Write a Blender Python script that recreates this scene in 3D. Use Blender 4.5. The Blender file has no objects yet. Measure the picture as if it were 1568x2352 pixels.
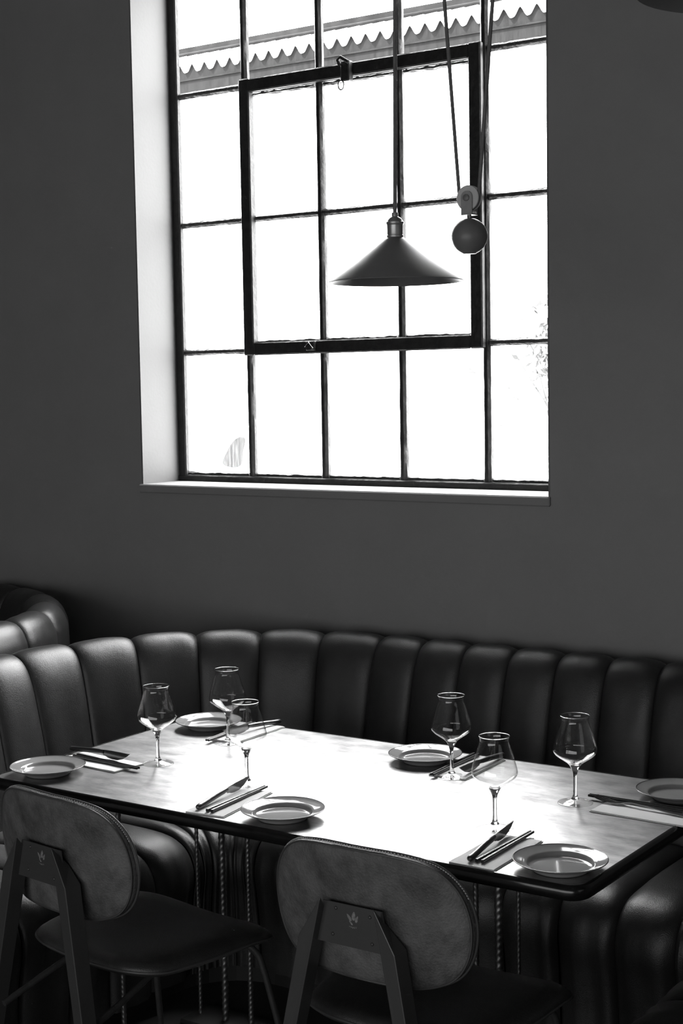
import bpy, math, random
from mathutils import Matrix, Vector, noise
random.seed(7)
PI = math.pi
SC = bpy.context.scene
COL = SC.collection

# ------------------------------------------------------------------ camera
YAW, PITCH, ROLL, FPX = math.radians(34.4293), math.radians(4.7734), math.radians(-0.9487), 3478.35
fw = Vector((-math.sin(YAW)*math.cos(PITCH), math.cos(YAW)*math.cos(PITCH), -math.sin(PITCH)))
rt = Vector((math.cos(YAW), math.sin(YAW), 0.0))
up = rt.cross(fw)
r2 = rt*math.cos(ROLL) + up*math.sin(ROLL)
u2 = -rt*math.sin(ROLL) + up*math.cos(ROLL)
cam_data = bpy.data.cameras.new('camera')
cam = bpy.data.objects.new('camera', cam_data)
COL.objects.link(cam)
cam.matrix_world = Matrix(((r2.x, u2.x, -fw.x, 0.0), (r2.y, u2.y, -fw.y, 0.0), (r2.z, u2.z, -fw.z, 1.67), (0, 0, 0, 1)))
cam_data.sensor_fit = 'VERTICAL'
cam_data.sensor_height = 36.0
cam_data.lens = FPX/2352.0*36.0
cam_data.clip_start = 0.05
SC.camera = cam

# ------------------------------------------------------------------ world, sun, room light
SKY = 24.0
world = bpy.data.worlds.new('sky')
SC.world = world
world.use_nodes = True
bgn = world.node_tree.nodes['Background']
bgn.inputs['Color'].default_value = (1, 1, 1, 1)
bgn.inputs['Strength'].default_value = SKY

sun_d = bpy.data.lights.new('sun', 'SUN')
sun_d.energy = 34.0
sun_d.angle = math.radians(0.6)
sun = bpy.data.objects.new('sun', sun_d)
COL.objects.link(sun)
sun.rotation_euler = Vector((0.25, 0.62, -0.78)).to_track_quat('-Z', 'Y').to_euler()

def area(name, loc, target, sx, sy, power, portal=False):
    d = bpy.data.lights.new(name, 'AREA')
    d.shape = 'RECTANGLE'
    d.size, d.size_y = sx, sy
    d.energy = power
    o = bpy.data.objects.new(name, d)
    COL.objects.link(o)
    o.location = loc
    o.rotation_euler = (Vector(target)-Vector(loc)).to_track_quat('-Z', 'Y').to_euler()
    if portal:
        d.cycles.is_portal = True
    return o

area('window_portal', (-2.78, 4.30, 2.24), (-2.78, 0.0, 2.24), 1.58, 1.82, 1.0, portal=True)
# added fill lights standing in for room light behind and beside the photographer
area('room_fill_light', (-0.6, -2.95, 1.35), (-0.6, 3.0, 1.0), 6.4, 1.9, 118.0)
area('side_fill_light', (3.40, 1.2, 2.2), (-2.0, 2.6, 0.9), 2.2, 1.6, 5.0)

SC.view_settings.view_transform = 'Standard'
SC.view_settings.look = 'None'
SC.view_settings.gamma = 1.0
SC.view_settings.use_curve_mapping = False
SC.view_settings.exposure = 0.0
SC.cycles.use_denoising = True
SC.cycles.max_bounces = 10
SC.cycles.diffuse_bounces = 4
SC.cycles.glossy_bounces = 4
SC.cycles.transmission_bounces = 10
SC.cycles.transparent_max_bounces = 16
SC.cycles.sample_clamp_indirect = 12.0
SC.cycles.blur_glossy = 0.5

# ------------------------------------------------------------------ helpers
def tag(o, label=None, cat=None, group=None, kind=None):
    if label: o['label'] = label
    if cat: o['category'] = cat
    if group: o['group'] = group
    if kind: o['kind'] = kind
    return o

def empty(name, loc=(0, 0, 0), rz=0.0):
    o = bpy.data.objects.new(name, None)
    COL.objects.link(o)
    o.location = loc
    o.rotation_euler = (0, 0, rz)
    o.empty_display_size = 0.05
    return o

class MB:
    """collects vertices and faces of one mesh"""
    def __init__(s):
        s.v, s.f = [], []
    def add(s, vs, fs):
        n = len(s.v)
        s.v += [tuple(p) for p in vs]
        s.f += [tuple(i+n for i in q) for q in fs]
        return s
    def box(s, x0, x1, y0, y1, z0, z1):
        v = [(x, y, z) for z in (z0, z1) for y in (y0, y1) for x in (x0, x1)]
        return s.add(v, [(0, 2, 3, 1), (4, 5, 7, 6), (0, 1, 5, 4), (2, 6, 7, 3), (0, 4, 6, 2), (1, 3, 7, 5)])
    def cbox(s, x0, x1, y0, y1, z0, z1, c):
        """box with chamfered edges: convex hull of three shrunk boxes"""
        import bmesh
        bm = bmesh.new()
        xm, ym, zm = (x0+x1)/2, (y0+y1)/2, (z0+z1)/2
        hx, hy, hz = (x1-x0)/2, (y1-y0)/2, (z1-z0)/2
        for (a, b, d) in ((hx, hy-c, hz-c), (hx-c, hy, hz-c), (hx-c, hy-c, hz)):
            for sx in (-1, 1):
                for sy in (-1, 1):
                    for sz in (-1, 1):
                        bm.verts.new((xm+sx*a, ym+sy*b, zm+sz*d))
        bmesh.ops.convex_hull(bm, input=bm.verts)
        bm.verts.index_update()
        s.add([v.co for v in bm.verts], [[v.index for v in f.verts] for f in bm.faces])
        bm.free()
        return s
    def grid(s, rows, closed_u=False, closed_v=False):
        n, m = len(rows), len(rows[0])
        vs = [p for r in rows for p in r]
        fs = []
        for i in range(n if closed_v else n-1):
            for j in range(m if closed_u else m-1):
                fs.append((i*m+j, i*m+(j+1) % m, ((i+1) % n)*m+(j+1) % m, ((i+1) % n)*m+j))
        return s.add(vs, fs)
    def tube(s, pts, r, n=10, cap=True, closed=False, radii=None):
        pts = [Vector(p) for p in pts]
        N = len(pts)
        rows = []
        ref = None
        for i, p in enumerate(pts):
            if closed:
                t = (pts[(i+1) % N]-pts[i-1]).normalized()
            else:
                t = (pts[min(i+1, N-1)]-pts[max(i-1, 0)]).normalized()
            if ref is None:
                ref = Vector((0, 0, 1)) if abs(t.z) < 0.9 else Vector((1, 0, 0))
            a = (ref-t*ref.dot(t)).normalized()
            ref = a
            b = t.cross(a)
            rr = radii[i] if radii else r
            rows.append([p+(a*math.cos(2*PI*k/n)+b*math.sin(2*PI*k/n))*rr for k in range(n)])
        base = len(s.v)
        s.grid(rows, closed_u=True, closed_v=closed)
        if cap and not closed:
            s.f.append(tuple(base+k for k in range(n))[::-1])
            s.f.append(tuple(base+(N-1)*n+k for k in range(n)))
        return s
    def lathe(s, prof, n=32, c=(0, 0, 0), axis='z'):
        rows = []
        for (r, h) in prof:
            row = []
            for k in range(n):
                a = 2*PI*k/n
                if axis == 'z':
                    row.append((c[0]+r*math.cos(a), c[1]+r*math.sin(a), c[2]+h))
                elif axis == 'y':
                    row.append((c[0]+r*math.cos(a), c[1]+h, c[2]+r*math.sin(a)))
                else:
                    row.append((c[0]+h, c[1]+r*math.cos(a), c[2]+r*math.sin(a)))
            rows.append(row)
        return s.grid(rows, closed_u=True)
    def prism(s, poly, z0, z1):
        n = len(poly)
        v = [(x, y, z0) for x, y in poly]+[(x, y, z1) for x, y in poly]
        f = [tuple(range(n))[::-1], tuple(range(n, 2*n))]+[(i, (i+1) % n, n+(i+1) % n, n+i) for i in range(n)]
        return s.add(v, f)
    def build(s, name, mat, parent=None, smooth=None, loc=None):
        me = bpy.data.meshes.new(name)
        me.from_pydata(s.v, [], s.f)
        import bmesh
        bm = bmesh.new()
        bm.from_mesh(me)
        bmesh.ops.remove_doubles(bm, verts=bm.verts, dist=1e-6)
        bmesh.ops.recalc_face_normals(bm, faces=bm.faces)
        bm.to_mesh(me)
        bm.free()
        if smooth is not None:
            me.shade_smooth()
            if smooth < 180:
                me.set_sharp_from_angle(angle=math.radians(smooth))
        me.materials.append(mat)
        o = bpy.data.objects.new(name, me)
        COL.objects.link(o)
        if parent: o.parent = parent
        if loc: o.location = loc
        return o

def copy_tree(o, parent=None):
    c = o.copy()
    COL.objects.link(c)
    c.parent = parent
    for ch in list(o.children):
        copy_tree(ch, c)
    return c

def catmull(pts, per, closed=False):
    P = [Vector(p) for p in pts]
    N = len(P)
    out = []
    for i in range(N if closed else N-1):
        if closed:
            a, b, c, d = P[i-1], P[i], P[(i+1) % N], P[(i+2) % N]
        else:
            a, b, c, d = P[max(i-1, 0)], P[i], P[i+1], P[min(i+2, N-1)]
        for k in range(per):
            t = k/per
            out.append(0.5*((2*b)+(c-a)*t+(2*a-5*b+4*c-d)*t*t+(3*b-a-3*c+d)*t*t*t))
    if not closed:
        out.append(P[-1])
    return out

# ------------------------------------------------------------------ materials
def mat(name, col, rough=0.5, metal=0.0, spec=0.5, var=0.0, vscale=6.0, bump=0.0, bscale=60.0, stretch=(1, 1, 1),
        coat=0.0, rvar=0.0, bump2=0.0, bscale2=8.0, detail=6.0, contrast=None):
    m = bpy.data.materials.new(name)
    m.use_nodes = True
    nt = m.node_tree
    N, L = nt.nodes, nt.links
    b = N['Principled BSDF']
    g = col if isinstance(col, tuple) else (col, col, col)
    b.inputs['Base Color'].default_value = (*g, 1)
    b.inputs['Roughness'].default_value = rough
    b.inputs['Metallic'].default_value = metal
    b.inputs['Specular IOR Level'].default_value = spec
    b.inputs['Coat Weight'].default_value = coat
    b.inputs['Coat Roughness'].default_value = 0.08
    tc = N.new('ShaderNodeTexCoord')
    mp = N.new('ShaderNodeMapping')
    mp.inputs['Scale'].default_value = stretch
    L.new(tc.outputs['Object'], mp.inputs['Vector'])
    if var > 0 or rvar > 0:
        nz = N.new('ShaderNodeTexNoise')
        nz.inputs['Scale'].default_value = vscale
        nz.inputs['Detail'].default_value = detail
        nz.inputs['Roughness'].default_value = 0.65
        L.new(mp.outputs['Vector'], nz.inputs['Vector'])
        lo, hi = contrast or (0.3, 0.7)
        if var > 0:
            mr = N.new('ShaderNodeMapRange')
            mr.inputs['From Min'].default_value = lo
            mr.inputs['From Max'].default_value = hi
            mr.inputs['To Min'].default_value = 1-var
            mr.inputs['To Max'].default_value = 1+var
            L.new(nz.outputs['Fac'], mr.inputs['Value'])
            mx = N.new('ShaderNodeVectorMath')
            mx.operation = 'SCALE'
            mx.inputs[0].default_value = g
            L.new(mr.outputs['Result'], mx.inputs['Scale'])
            L.new(mx.outputs['Vector'], b.inputs['Base Color'])
        if rvar > 0:
            mr2 = N.new('ShaderNodeMapRange')
            mr2.inputs['From Min'].default_value = lo
            mr2.inputs['From Max'].default_value = hi
            mr2.inputs['To Min'].default_value = max(rough-rvar, 0.02)
            mr2.inputs['To Max'].default_value = rough+rvar
            L.new(nz.outputs['Fac'], mr2.inputs['Value'])
            L.new(mr2.outputs['Result'], b.inputs['Roughness'])
    prev = None
    for (st, scl, dist) in ((bump2, bscale2, 0.01), (bump, bscale, 0.002)):
        if st > 0:
            nb = N.new('ShaderNodeTexNoise')
            nb.inputs['Scale'].default_value = scl
            nb.inputs['Detail'].default_value = 4
            L.new(mp.outputs['Vector'], nb.inputs['Vector'])
            bp = N.new('ShaderNodeBump')
            bp.inputs['Strength'].default_value = st
            bp.inputs['Distance'].default_value = dist
            L.new(nb.outputs['Fac'], bp.inputs['Height'])
            if prev: L.new(prev.outputs['Normal'], bp.inputs['Normal'])
            prev = bp
    if prev: L.new(prev.outputs['Normal'], b.inputs['Normal'])
    return m

def glass_mat(name, ior=1.46, col=1.0):
    m = bpy.data.materials.new(name)
    m.use_nodes = True
    nt = m.node_tree
    nt.nodes.clear()
    o = nt.nodes.new('ShaderNodeOutputMaterial')
    g = nt.nodes.new('ShaderNodeBsdfGlass')
    g.inputs['IOR'].default_value = ior
    g.inputs['Roughness'].default_value = 0.0
    g.inputs['Color'].default_value = (col, col, col, 1)
    nt.links.new(g.outputs['BSDF'], o.inputs['Surface'])
    return m

def thin_glass_mat(name, f0=0.04):
    """thin clear glass: straight-through transmission with a Schlick reflection"""
    m = bpy.data.materials.new(name)
    m.use_nodes = True
    nt = m.node_tree
    N, L = nt.nodes, nt.links
    N.clear()
    o = N.new('ShaderNodeOutputMaterial')
    tr = N.new('ShaderNodeBsdfTransparent')
    tr.inputs['Color'].default_value = (0.975, 0.975, 0.975, 1)
    gl = N.new('ShaderNodeBsdfGlossy')
    gl.inputs['Roughness'].default_value = 0.0
    mx = N.new('ShaderNodeMixShader')
    L.new(schlick(nt, f0), mx.inputs['Fac'])
    L.new(tr.outputs['BSDF'], mx.inputs[1])
    L.new(gl.outputs['BSDF'], mx.inputs[2])
    L.new(mx.outputs['Shader'], o.inputs['Surface'])
    return m

def schlick(nt, f0):
    N, L = nt.nodes, nt.links
    lw = N.new('ShaderNodeLayerWeight')
    lw.inputs['Blend'].default_value = 0.5
    pw = N.new('ShaderNodeMath'); pw.operation = 'POWER'; pw.inputs[1].default_value = 5.0
    L.new(lw.outputs['Facing'], pw.inputs[0])
    ma = N.new('ShaderNodeMath'); ma.operation = 'MULTIPLY_ADD'
    ma.inputs[1].default_value = 1-f0
    ma.inputs[2].default_value = f0
    L.new(pw.outputs[0], ma.inputs[0])
    return ma.outputs[0]

def pane_mat(name, dirt=0.03, streak=0.1):
    """window glass: clear, a thin reflection, grime in vertical streaks"""
    m = bpy.data.materials.new(name)
    m.use_nodes = True
    nt = m.node_tree
    N, L = nt.nodes, nt.links
    N.clear()
    o = N.new('ShaderNodeOutputMaterial')
    tr = N.new('ShaderNodeBsdfTransparent')
    gl = N.new('ShaderNodeBsdfGlossy')
    gl.inputs['Roughness'].default_value = 0.02
    df = N.new('ShaderNodeBsdfDiffuse')
    df.inputs['Color'].default_value = (0.15, 0.15, 0.15, 1)
    m1 = N.new('ShaderNodeMixShader')
    L.new(schlick(nt, 0.04), m1.inputs['Fac'])
    L.new(tr.outputs['BSDF'], m1.inputs[1])
    L.new(gl.outputs['BSDF'], m1.inputs[2])
    tc = N.new('ShaderNodeTexCoord')
    mp = N.new('ShaderNodeMapping')
    mp.inputs['Scale'].default_value = (26, 1, 3.0)
    L.new(tc.outputs['Object'], mp.inputs['Vector'])
    nz = N.new('ShaderNodeTexNoise')
    nz.inputs['Scale'].default_value = 2.2
    nz.inputs['Detail'].default_value = 8
    L.new(mp.outputs['Vector'], nz.inputs['Vector'])
    mr = N.new('ShaderNodeMapRange')
    mr.inputs['From Min'].default_value = 0.42
    mr.inputs['From Max'].default_value = 0.75
    mr.inputs['To Min'].default_value = dirt
    mr.inputs['To Max'].default_value = dirt+streak
    L.new(nz.outputs['Fac'], mr.inputs['Value'])
    m2 = N.new('ShaderNodeMixShader')
    L.new(mr.outputs['Result'], m2.inputs['Fac'])
    L.new(m1.outputs['Shader'], m2.inputs[1])
    L.new(df.outputs['BSDF'], m2.inputs[2])
    L.new(m2.outputs['Shader'], o.inputs['Surface'])
    return m

def smear_mat(name):
    m = bpy.data.materials.new(name)
    m.use_nodes = True
    nt = m.node_tree
    N, L = nt.nodes, nt.links
    N.clear()
    o = N.new('ShaderNodeOutputMaterial')
    tr = N.new('ShaderNodeBsdfTransparent')
    df = N.new('ShaderNodeBsdfDiffuse')
    df.inputs['Color'].default_value = (0.3, 0.3, 0.3, 1)
    tc = N.new('ShaderNodeTexCoord')
    mp = N.new('ShaderNodeMapping')
    mp.inputs['Scale'].default_value = (60, 1, 9)
    mp.inputs['Rotation'].default_value = (0, 0.3, 0)
    L.new(tc.outputs['Object'], mp.inputs['Vector'])
    nz = N.new('ShaderNodeTexNoise')
    nz.inputs['Scale'].default_value = 2.0
    L.new(mp.outputs['Vector'], nz.inputs['Vector'])
    mr = N.new('ShaderNodeMapRange')
    mr.inputs['From Min'].default_value = 0.3
    mr.inputs['From Max'].default_value = 0.7
    mr.inputs['To Min'].default_value = 0.984
    mr.inputs['To Max'].default_value = 0.95
    L.new(nz.outputs['Fac'], mr.inputs['Value'])
    mx = N.new('ShaderNodeMixShader')
    L.new(mr.outputs['Result'], mx.inputs['Fac'])
    L.new(tr.outputs['BSDF'], mx.inputs[1])
    L.new(df.outputs['BSDF'], mx.inputs[2])
    L.new(mx.outputs['Shader'], o.inputs['Surface'])
    return m

def table_mat():
    m = mat('worn_metal_tabletop', 0.33, rough=0.35, metal=0.92, spec=0.5, var=0.42, vscale=13.0, stretch=(1.0, 2.2, 1), rvar=0.012,
            bump=0.04, bscale=90, detail=9.0)
    return m

M = dict(
    wall=mat('wall_paint', 0.20, rough=0.75, spec=0.25, var=0.05, vscale=2.5, bump=0.25, bscale=160),
    ceiling=mat('ceiling_paint', 0.14, rough=0.8, spec=0.2, var=0.04, vscale=2.0, bump=0.1, bscale=80),
    floor=mat('dark_floor', 0.025, rough=0.5, var=0.3, vscale=5.0, bump=0.1, bscale=40),
    reveal=mat('reveal_paint', 0.11, rough=0.6, spec=0.3, var=0.03, vscale=3.0, bump=0.15, bscale=90),
    steel_frame=mat('painted_steel_frame', 0.014, rough=0.45, spec=0.3, var=0.5, vscale=40.0, bump=0.35, bscale=120, bump2=0.3, bscale2=45),
    putty=mat('glazing_putty', 0.035, rough=0.5, var=0.6, vscale=60.0, bump=0.7, bscale=140, bump2=0.8, bscale2=60),
    pane=pane_mat('window_glass', 0.004, 0.012),
    pane_dirty=pane_mat('dirty_window_glass', 0.012, 0.05),
    smear=smear_mat('dried_smear'),
    leather=mat('dark_leather', 0.020, rough=0.38, spec=0.5, var=0.25, vscale=7.0, bump=0.35, bscale=420, bump2=0.10, bscale2=16, rvar=0.05),
    piping=mat('leather_piping', 0.055, rough=0.4, bump=0.2, bscale=300),
    plinth=mat('black_plinth', 0.008, rough=0.6, var=0.2, vscale=8),
    tabletop=table_mat(),
    trim=mat('black_table_edge', 0.006, rough=0.2, spec=0.5, var=0.3, vscale=30, bump=0.05, bscale=70),
    rebar=mat('ribbed_steel_rod', 0.16, rough=0.36, metal=0.85, var=0.3, vscale=30, bump=0.1, bscale=90),
    chair_back=mat('worn_suede', 0.085, rough=0.58, spec=0.35, var=0.6, vscale=14.0, bump=1.0, bscale=220, bump2=0.12, bscale2=40, detail=8),
    chair_seat=mat('seat_leather', 0.028, rough=0.42, spec=0.45, var=0.3, vscale=9.0, bump=0.4, bscale=380),
    chair_frame=mat('grey_painted_steel', 0.045, rough=0.34, spec=0.5, var=0.08, vscale=10, bump=0.05, bscale=200),
    emblem=mat('worn_emblem', 0.16, rough=0.5, var=0.5, vscale=200),
    rod=mat('chair_rod', 0.035, rough=0.42, var=0.2, vscale=50, bump=0.3, bscale=250),
    ceramic=mat('glazed_ceramic', 0.27, rough=0.08, spec=0.5, var=0.04, vscale=40),
    rim_shade=mat('dark_rim_shade', 0.10, rough=0.15, var=0.1, vscale=60),  # shade of the plate's underside, painted as a dark line along the rim
    glass=glass_mat('drinking_glass'),
    thin_glass=thin_glass_mat('thin_drinking_glass'),
    steel=mat('polished_steel', 0.24, rough=0.16, metal=1.0, var=0.08, vscale=60),
    knife_handle=mat('brushed_handle', 0.12, rough=0.32, metal=0.9, var=0.1, vscale=50),
    chopstick=mat('black_lacquer', 0.012, rough=0.25, spec=0.5, var=0.2, vscale=30),
    napkin=mat('white_linen', 0.75, rough=0.9, spec=0.1, var=0.03, vscale=20, bump=0.5, bscale=500),
    lamp=mat('dark_enamel', 0.13, rough=0.40, spec=0.4, var=0.06, vscale=18, bump=0.05, bscale=200),
    lamp_socket=mat('grey_socket_metal', 0.30, rough=0.34, metal=0.7, var=0.12, vscale=30),
    cord=mat('fabric_cord', 0.12, rough=0.8, var=0.2, vscale=60, bump=0.5, bscale=500),
    wheel=mat('grey_pulley_wheel', 0.42, rough=0.5, var=0.08, vscale=30),
    bulb=mat('frosted_bulb', 0.75, rough=0.3, var=0.02, vscale=20),
    facade=mat('whitewashed_facade', 0.80, rough=0.85, spec=0.2, var=0.04, vscale=3),
    roof=mat('pale_roof_sheet', 0.60, rough=0.8, spec=0.2, var=0.08, vscale=4),
    shadow_fascia=mat('eave_shadow_tone', 0.008, rough=0.8, spec=0.05, var=0.35, vscale=5, stretch=(6, 1, 1)),  # near-black colour carries the shadow below the eave
    flashing=mat('grey_flashing', 0.007, rough=0.7, spec=0.05, var=0.5, vscale=6),
    ground=mat('pale_ground', 0.45, rough=0.9, spec=0.2, var=0.1, vscale=1.5),
    leaf=mat('leaf', 0.05, rough=0.6, var=0.3, vscale=30),
    bark=mat('bark', 0.05, rough=0.8, var=0.3, vscale=20),
)

# ------------------------------------------------------------------ room shell
WY = 3.978                      # room face of the window wall
FY = 4.19                       # plane of the steel window
WX0, WX1 = -3.572, -1.988       # window opening
WZ0, WZ1 = 1.3376, 3.165
RX0, RX1, RY0, CZ = -7.0, 3.6, -3.1, 3.70

m = MB()
yo = 4.228
ring_in = [(WX0, WZ0), (WX1, WZ0), (WX1, WZ1), (WX0, WZ1)]
ring_out = [(RX0, 0), (RX1, 0), (RX1, CZ), (RX0, CZ)]
v = [(x, WY, z) for x, z in ring_in]+[(x, WY, z) for x, z in ring_out]+[(x, yo, z) for x, z in ring_in]+[(x, yo, z) for x, z in ring_out]
f = []
for i in range(4):
    j = (i+1) % 4
    f += [(i, j, 4+j, 4+i), (8+i, 12+i, 12+j, 8+j), (4+i, 4+j, 12+j, 12+i)]
m.add(v, f)
wall = m.build('wall_back', M['wall'])
tag(wall, 'plain matte grey wall around the tall window', 'wall', kind='structure')
# plastered reveal lining the opening
m = MB()
t = 0.006
m.box(WX0, WX0+t, WY, yo, WZ0, WZ1).box(WX1-t, WX1, WY, yo, WZ0, WZ1).box(WX0+t, WX1-t, WY, yo, WZ1-t, WZ1)
o = m.build('window_reveal', M['reveal'], wall)
o['label'] = 'pale plastered reveal of the window opening'

def slab(name, args, mt, label, cat):
    o = MB().box(*args).build(name, mt)
    return tag(o, label, cat, kind='structure')
slab('floor', (RX0, RX1, RY0, 4.34, -0.1, 0.0), M['floor'], 'dark floor under the table and chairs', 'floor')
slab('ceiling', (RX0, RX1, RY0, 4.34, CZ, CZ+0.15), M['ceiling'], 'grey ceiling above the dining room', 'ceiling')
slab('wall_left', (RX0-0.2, RX0, RY0, 4.34, 0, CZ), M['wall'], 'grey side wall at the far left of the room', 'wall')
slab('wall_right', (RX1, RX1+0.2, RY0, 4.34, 0, CZ), M['wall'], 'grey side wall at the right of the room', 'wall')
slab('wall_front', (RX0, RX1, RY0-0.2, RY0, 0, CZ), M['wall'], 'grey wall behind the photographer', 'wall')

# ------------------------------------------------------------------ steel window
win = empty('window_1', (0, FY, WZ0))
tag(win, 'tall steel-framed window of twenty small panes with an opening casement', 'window', kind='structure')
PW, PH = 0.3115, 0.4488
X0 = -3.2427-PW
COLX = [X0+i*PW for i in range(6)]
ROWZ = [1.3476+i*PH for i in range(5)]
Y = FY
def lz(z): return z-WZ0
def wbox(x0, x1, y0, y1, z0, z1, c=0.004):
    """coordinates in the room, made local to the window"""
    return MB().cbox(x0, x1, y0-FY, y1-FY, lz(z0), lz(z1), c)
def jitter_bar(x0, x1, y0, y1, z0, z1, seed, amp=0.0016):
    """a glazing bar, its edges made uneven by old paint and putty"""
    vert = (z1-z0) > (x1-x0)
    n = 22
    rows = []
    for k in range(n+1):
        t = k/n
        row = []
        for (a, b) in ((0, 0), (1, 0), (1, 0.6), (0.72, 1), (0.28, 1), (0, 0.6)):
            q = noise.noise(Vector((seed*3.1+a*5, t*11.0, b*4)))*amp
            if vert:
                row.append((x0+(x1-x0)*a+(q if a > .5 else -q), y1+(y0-y1)*b-FY, lz(z0+(z1-z0)*t)))
            else:
                row.append((x0+(x1-x0)*t, y1+(y0-y1)*b-FY, lz(z0+(z1-z0)*a)+(q if a > .5 else -q)))
        rows.append(row)
    m = MB().grid(rows, closed_u=True)
    m.f.append(tuple(range(6)))
    m.f.append(tuple(range(n*6, n*6+6)))
    return m
# outer frame
for nm, a in (('frame_rail', (WX0, WX1, Y-0.022, Y+0.03, WZ0-0.012, ROWZ[0]+0.012)),
              ('frame_rail', (WX0, WX1, Y-0.022, Y+0.03, ROWZ[4]-0.018, WZ1+0.01)),
              ('frame_stile', (WX0+0.004, COLX[0]+0.022, Y-0.020, Y+0.003, WZ0, WZ1)),
              ('frame_stile', (COLX[5]-0.022, WX1-0.004, Y-0.020, Y+0.003, WZ0, WZ1))):
    wbox(*a).build(nm, M['steel_frame'], win, smooth=30)
# fixed glazing bars: each vertical and horizontal bar is one piece between crossings of the frame
hw = 0.0135
for i in range(1, 5):
    segs = [(ROWZ[0]+.01, ROWZ[1]), (ROWZ[1], ROWZ[3]), (ROWZ[3], ROWZ[4]-.01)]
    for k, (za, zb) in enumerate(segs):
        jitter_bar(COLX[i]-hw, COLX[i]+hw, Y-0.014, Y+0.008, za, zb, i*7+k).build('glazing_bar', M['steel_frame'], win, smooth=35)
for r in range(1, 4):
    segs = [(COLX[0]+.015, COLX[1]-hw), (COLX[1]+hw, COLX[4]-hw), (COLX[4]+hw, COLX[5]-.015)]
    for k, (xa, xb) in enumerate(segs):
        jitter_bar(xa, xb, Y-0.012, Y+0.008, ROWZ[r]-0.011, ROWZ[r]+0.011, 40+r*5+k).build('glazing_bar', M['putty'], win, smooth=35)
# opening casement: columns 1..4, rows 1..3, standing a little proud towards the room
cas = empty('casement', (0, 0, 0))
cas.parent = win
cy0, cy1 = Y-0.036, Y-0.004
for a in ((COLX[1]-0.004, COLX[1]+0.040, cy0, cy1, ROWZ[1]-0.018, ROWZ[3]+0.02),
          (COLX[4]-0.042, COLX[4]+0.002, cy0, cy1, ROWZ[1]-0.018, ROWZ[3]+0.02)):
    wbox(*a).build('casement_stile', M['steel_frame'], cas, smooth=30)
for a in ((COLX[1]+0.040, COLX[4]-0.042, cy0, cy1, ROWZ[1]-0.018, ROWZ[1]+0.026),
          (COLX[1]+0.040, COLX[4]-0.042, cy0, cy1, ROWZ[3]-0.026, ROWZ[3]+0.018)):
    wbox(*a).build('casement_rail', M['steel_frame'], cas, smooth=30)
# putty fillets along the bottom of the lowest row and the sides of the casement
for c in range(5):
    jitter_bar(COLX[c]+0.016, COLX[c+1]-0.016, Y-0.006, Y+0.014, ROWZ[0]+0.011, ROWZ[0]+0.023, 80+c, 0.004).build('putty_bead', M['putty'], win, smooth=40)
    for r in (1, 2, 3):
        if 1 <= c <= 3 and r != 2:
            zz = ROWZ[r]+(-0.030 if r == 3 else 0.028)
            jitter_bar(COLX[c]+0.018, COLX[c+1]-0.018, Y-0.008, Y+0.012, zz-0.006, zz+0.006, 90+c+7*r, 0.004).build('putty_bead', M['putty'], win, smooth=40)
# panes
for c in range(5):
    for r in range(4):
        x0, x1 = COLX[c]+0.008, COLX[c+1]-0.008
        z0, z1 = ROWZ[r]+0.006, ROWZ[r+1]-0.006
        MB().add([(x0, 0.008, lz(z0)), (x1, 0.008, lz(z0)), (x1, 0.008, lz(z1)), (x0, 0.008, lz(z1))], [(0, 1, 2, 3)]).build(
            'pane', M['pane_dirty'] if r == 3 else M['pane'], win)
# leaf-shaped smear on the lowest left pane
sm = []
for (px, pz) in ((0.0, 0.0), (0.05, -0.012), (0.085, 0.0), (0.094, 0.045), (0.104, 0.088), (0.085, 0.098), (0.05, 0.082), (0.02, 0.045)):
    sm.append((px, pz))
pl = catmull([(a, 0, b) for a, b in sm], 5, True)
cx = sum(p.x for p in pl)/len(pl); cz = sum(p.z for p in pl)/len(pl)
bx, bz = COLX[0]+0.172, ROWZ[0]+0.052
vv = [(bx+cx, 0.004, lz(bz+cz))]+[(bx+p.x, 0.004, lz(bz+p.z)) for p in pl]
o = MB().add(vv, [(0, 1+i, 1+(i+1) % len(pl)) for i in range(len(pl))]).build('smear', M['smear'], win)
o['label'] = 'dried grey smear on the lowest left pane'
# latch on the top casement rail and the catch below
lx = COLX[2]+0.44*PW
lat = empty('latch', (0, 0, 0)); lat.parent = win
zt = ROWZ[3]
MB().cbox(lx-0.014, lx+0.020, -0.060, -0.034, lz(zt-0.045), lz(zt+0.020), 0.003).build('latch_plate', M['steel_frame'], lat, smooth=30)
MB().tube([(lx-0.012, -0.064, lz(zt+0.004)), (lx-0.016, -0.072, lz(zt+0.022)), (lx-0.004, -0.072, lz(zt+0.030)), (lx+0.022, -0.064, lz(zt+0.012))], 0.006, 8).build('latch_lever', M['steel_frame'], lat, smooth=60)
MB().tube([(lx-0.008+0.011*math.cos(a), -0.064, lz(zt-0.058+0.015*math.sin(a))) for a in [2*PI*k/14 for k in range(14)]], 0.0028, 6, closed=True).build('latch_ring', M['steel'], lat, smooth=60)
zt = ROWZ[1]; lx = COLX[2]-0.022
ca = empty('catch', (0, 0, 0)); ca.parent = win
MB().cbox(lx-0.020, lx+0.016, -0.050, -0.034, lz(zt-0.008), lz(zt+0.024), 0.003).build('catch_plate', M['steel_frame'], ca, smooth=30)
MB().tube([(lx-0.02, -0.054, lz(zt+0.006)), (lx-0.004, -0.056, lz(zt+0.018)), (lx+0.012, -0.054, lz(zt-0.002))], 0.0035, 6).build('catch_hook', M['steel'], ca, smooth=60)
# sill board
m = MB()
m.cbox(WX0-0.006, WX1+0.002, WY-0.012-FY, 0.02, lz(WZ0-0.030), lz(WZ0), 0.004)
sl = m.build('window_sill', M['wall'], win, smooth=30)

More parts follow.
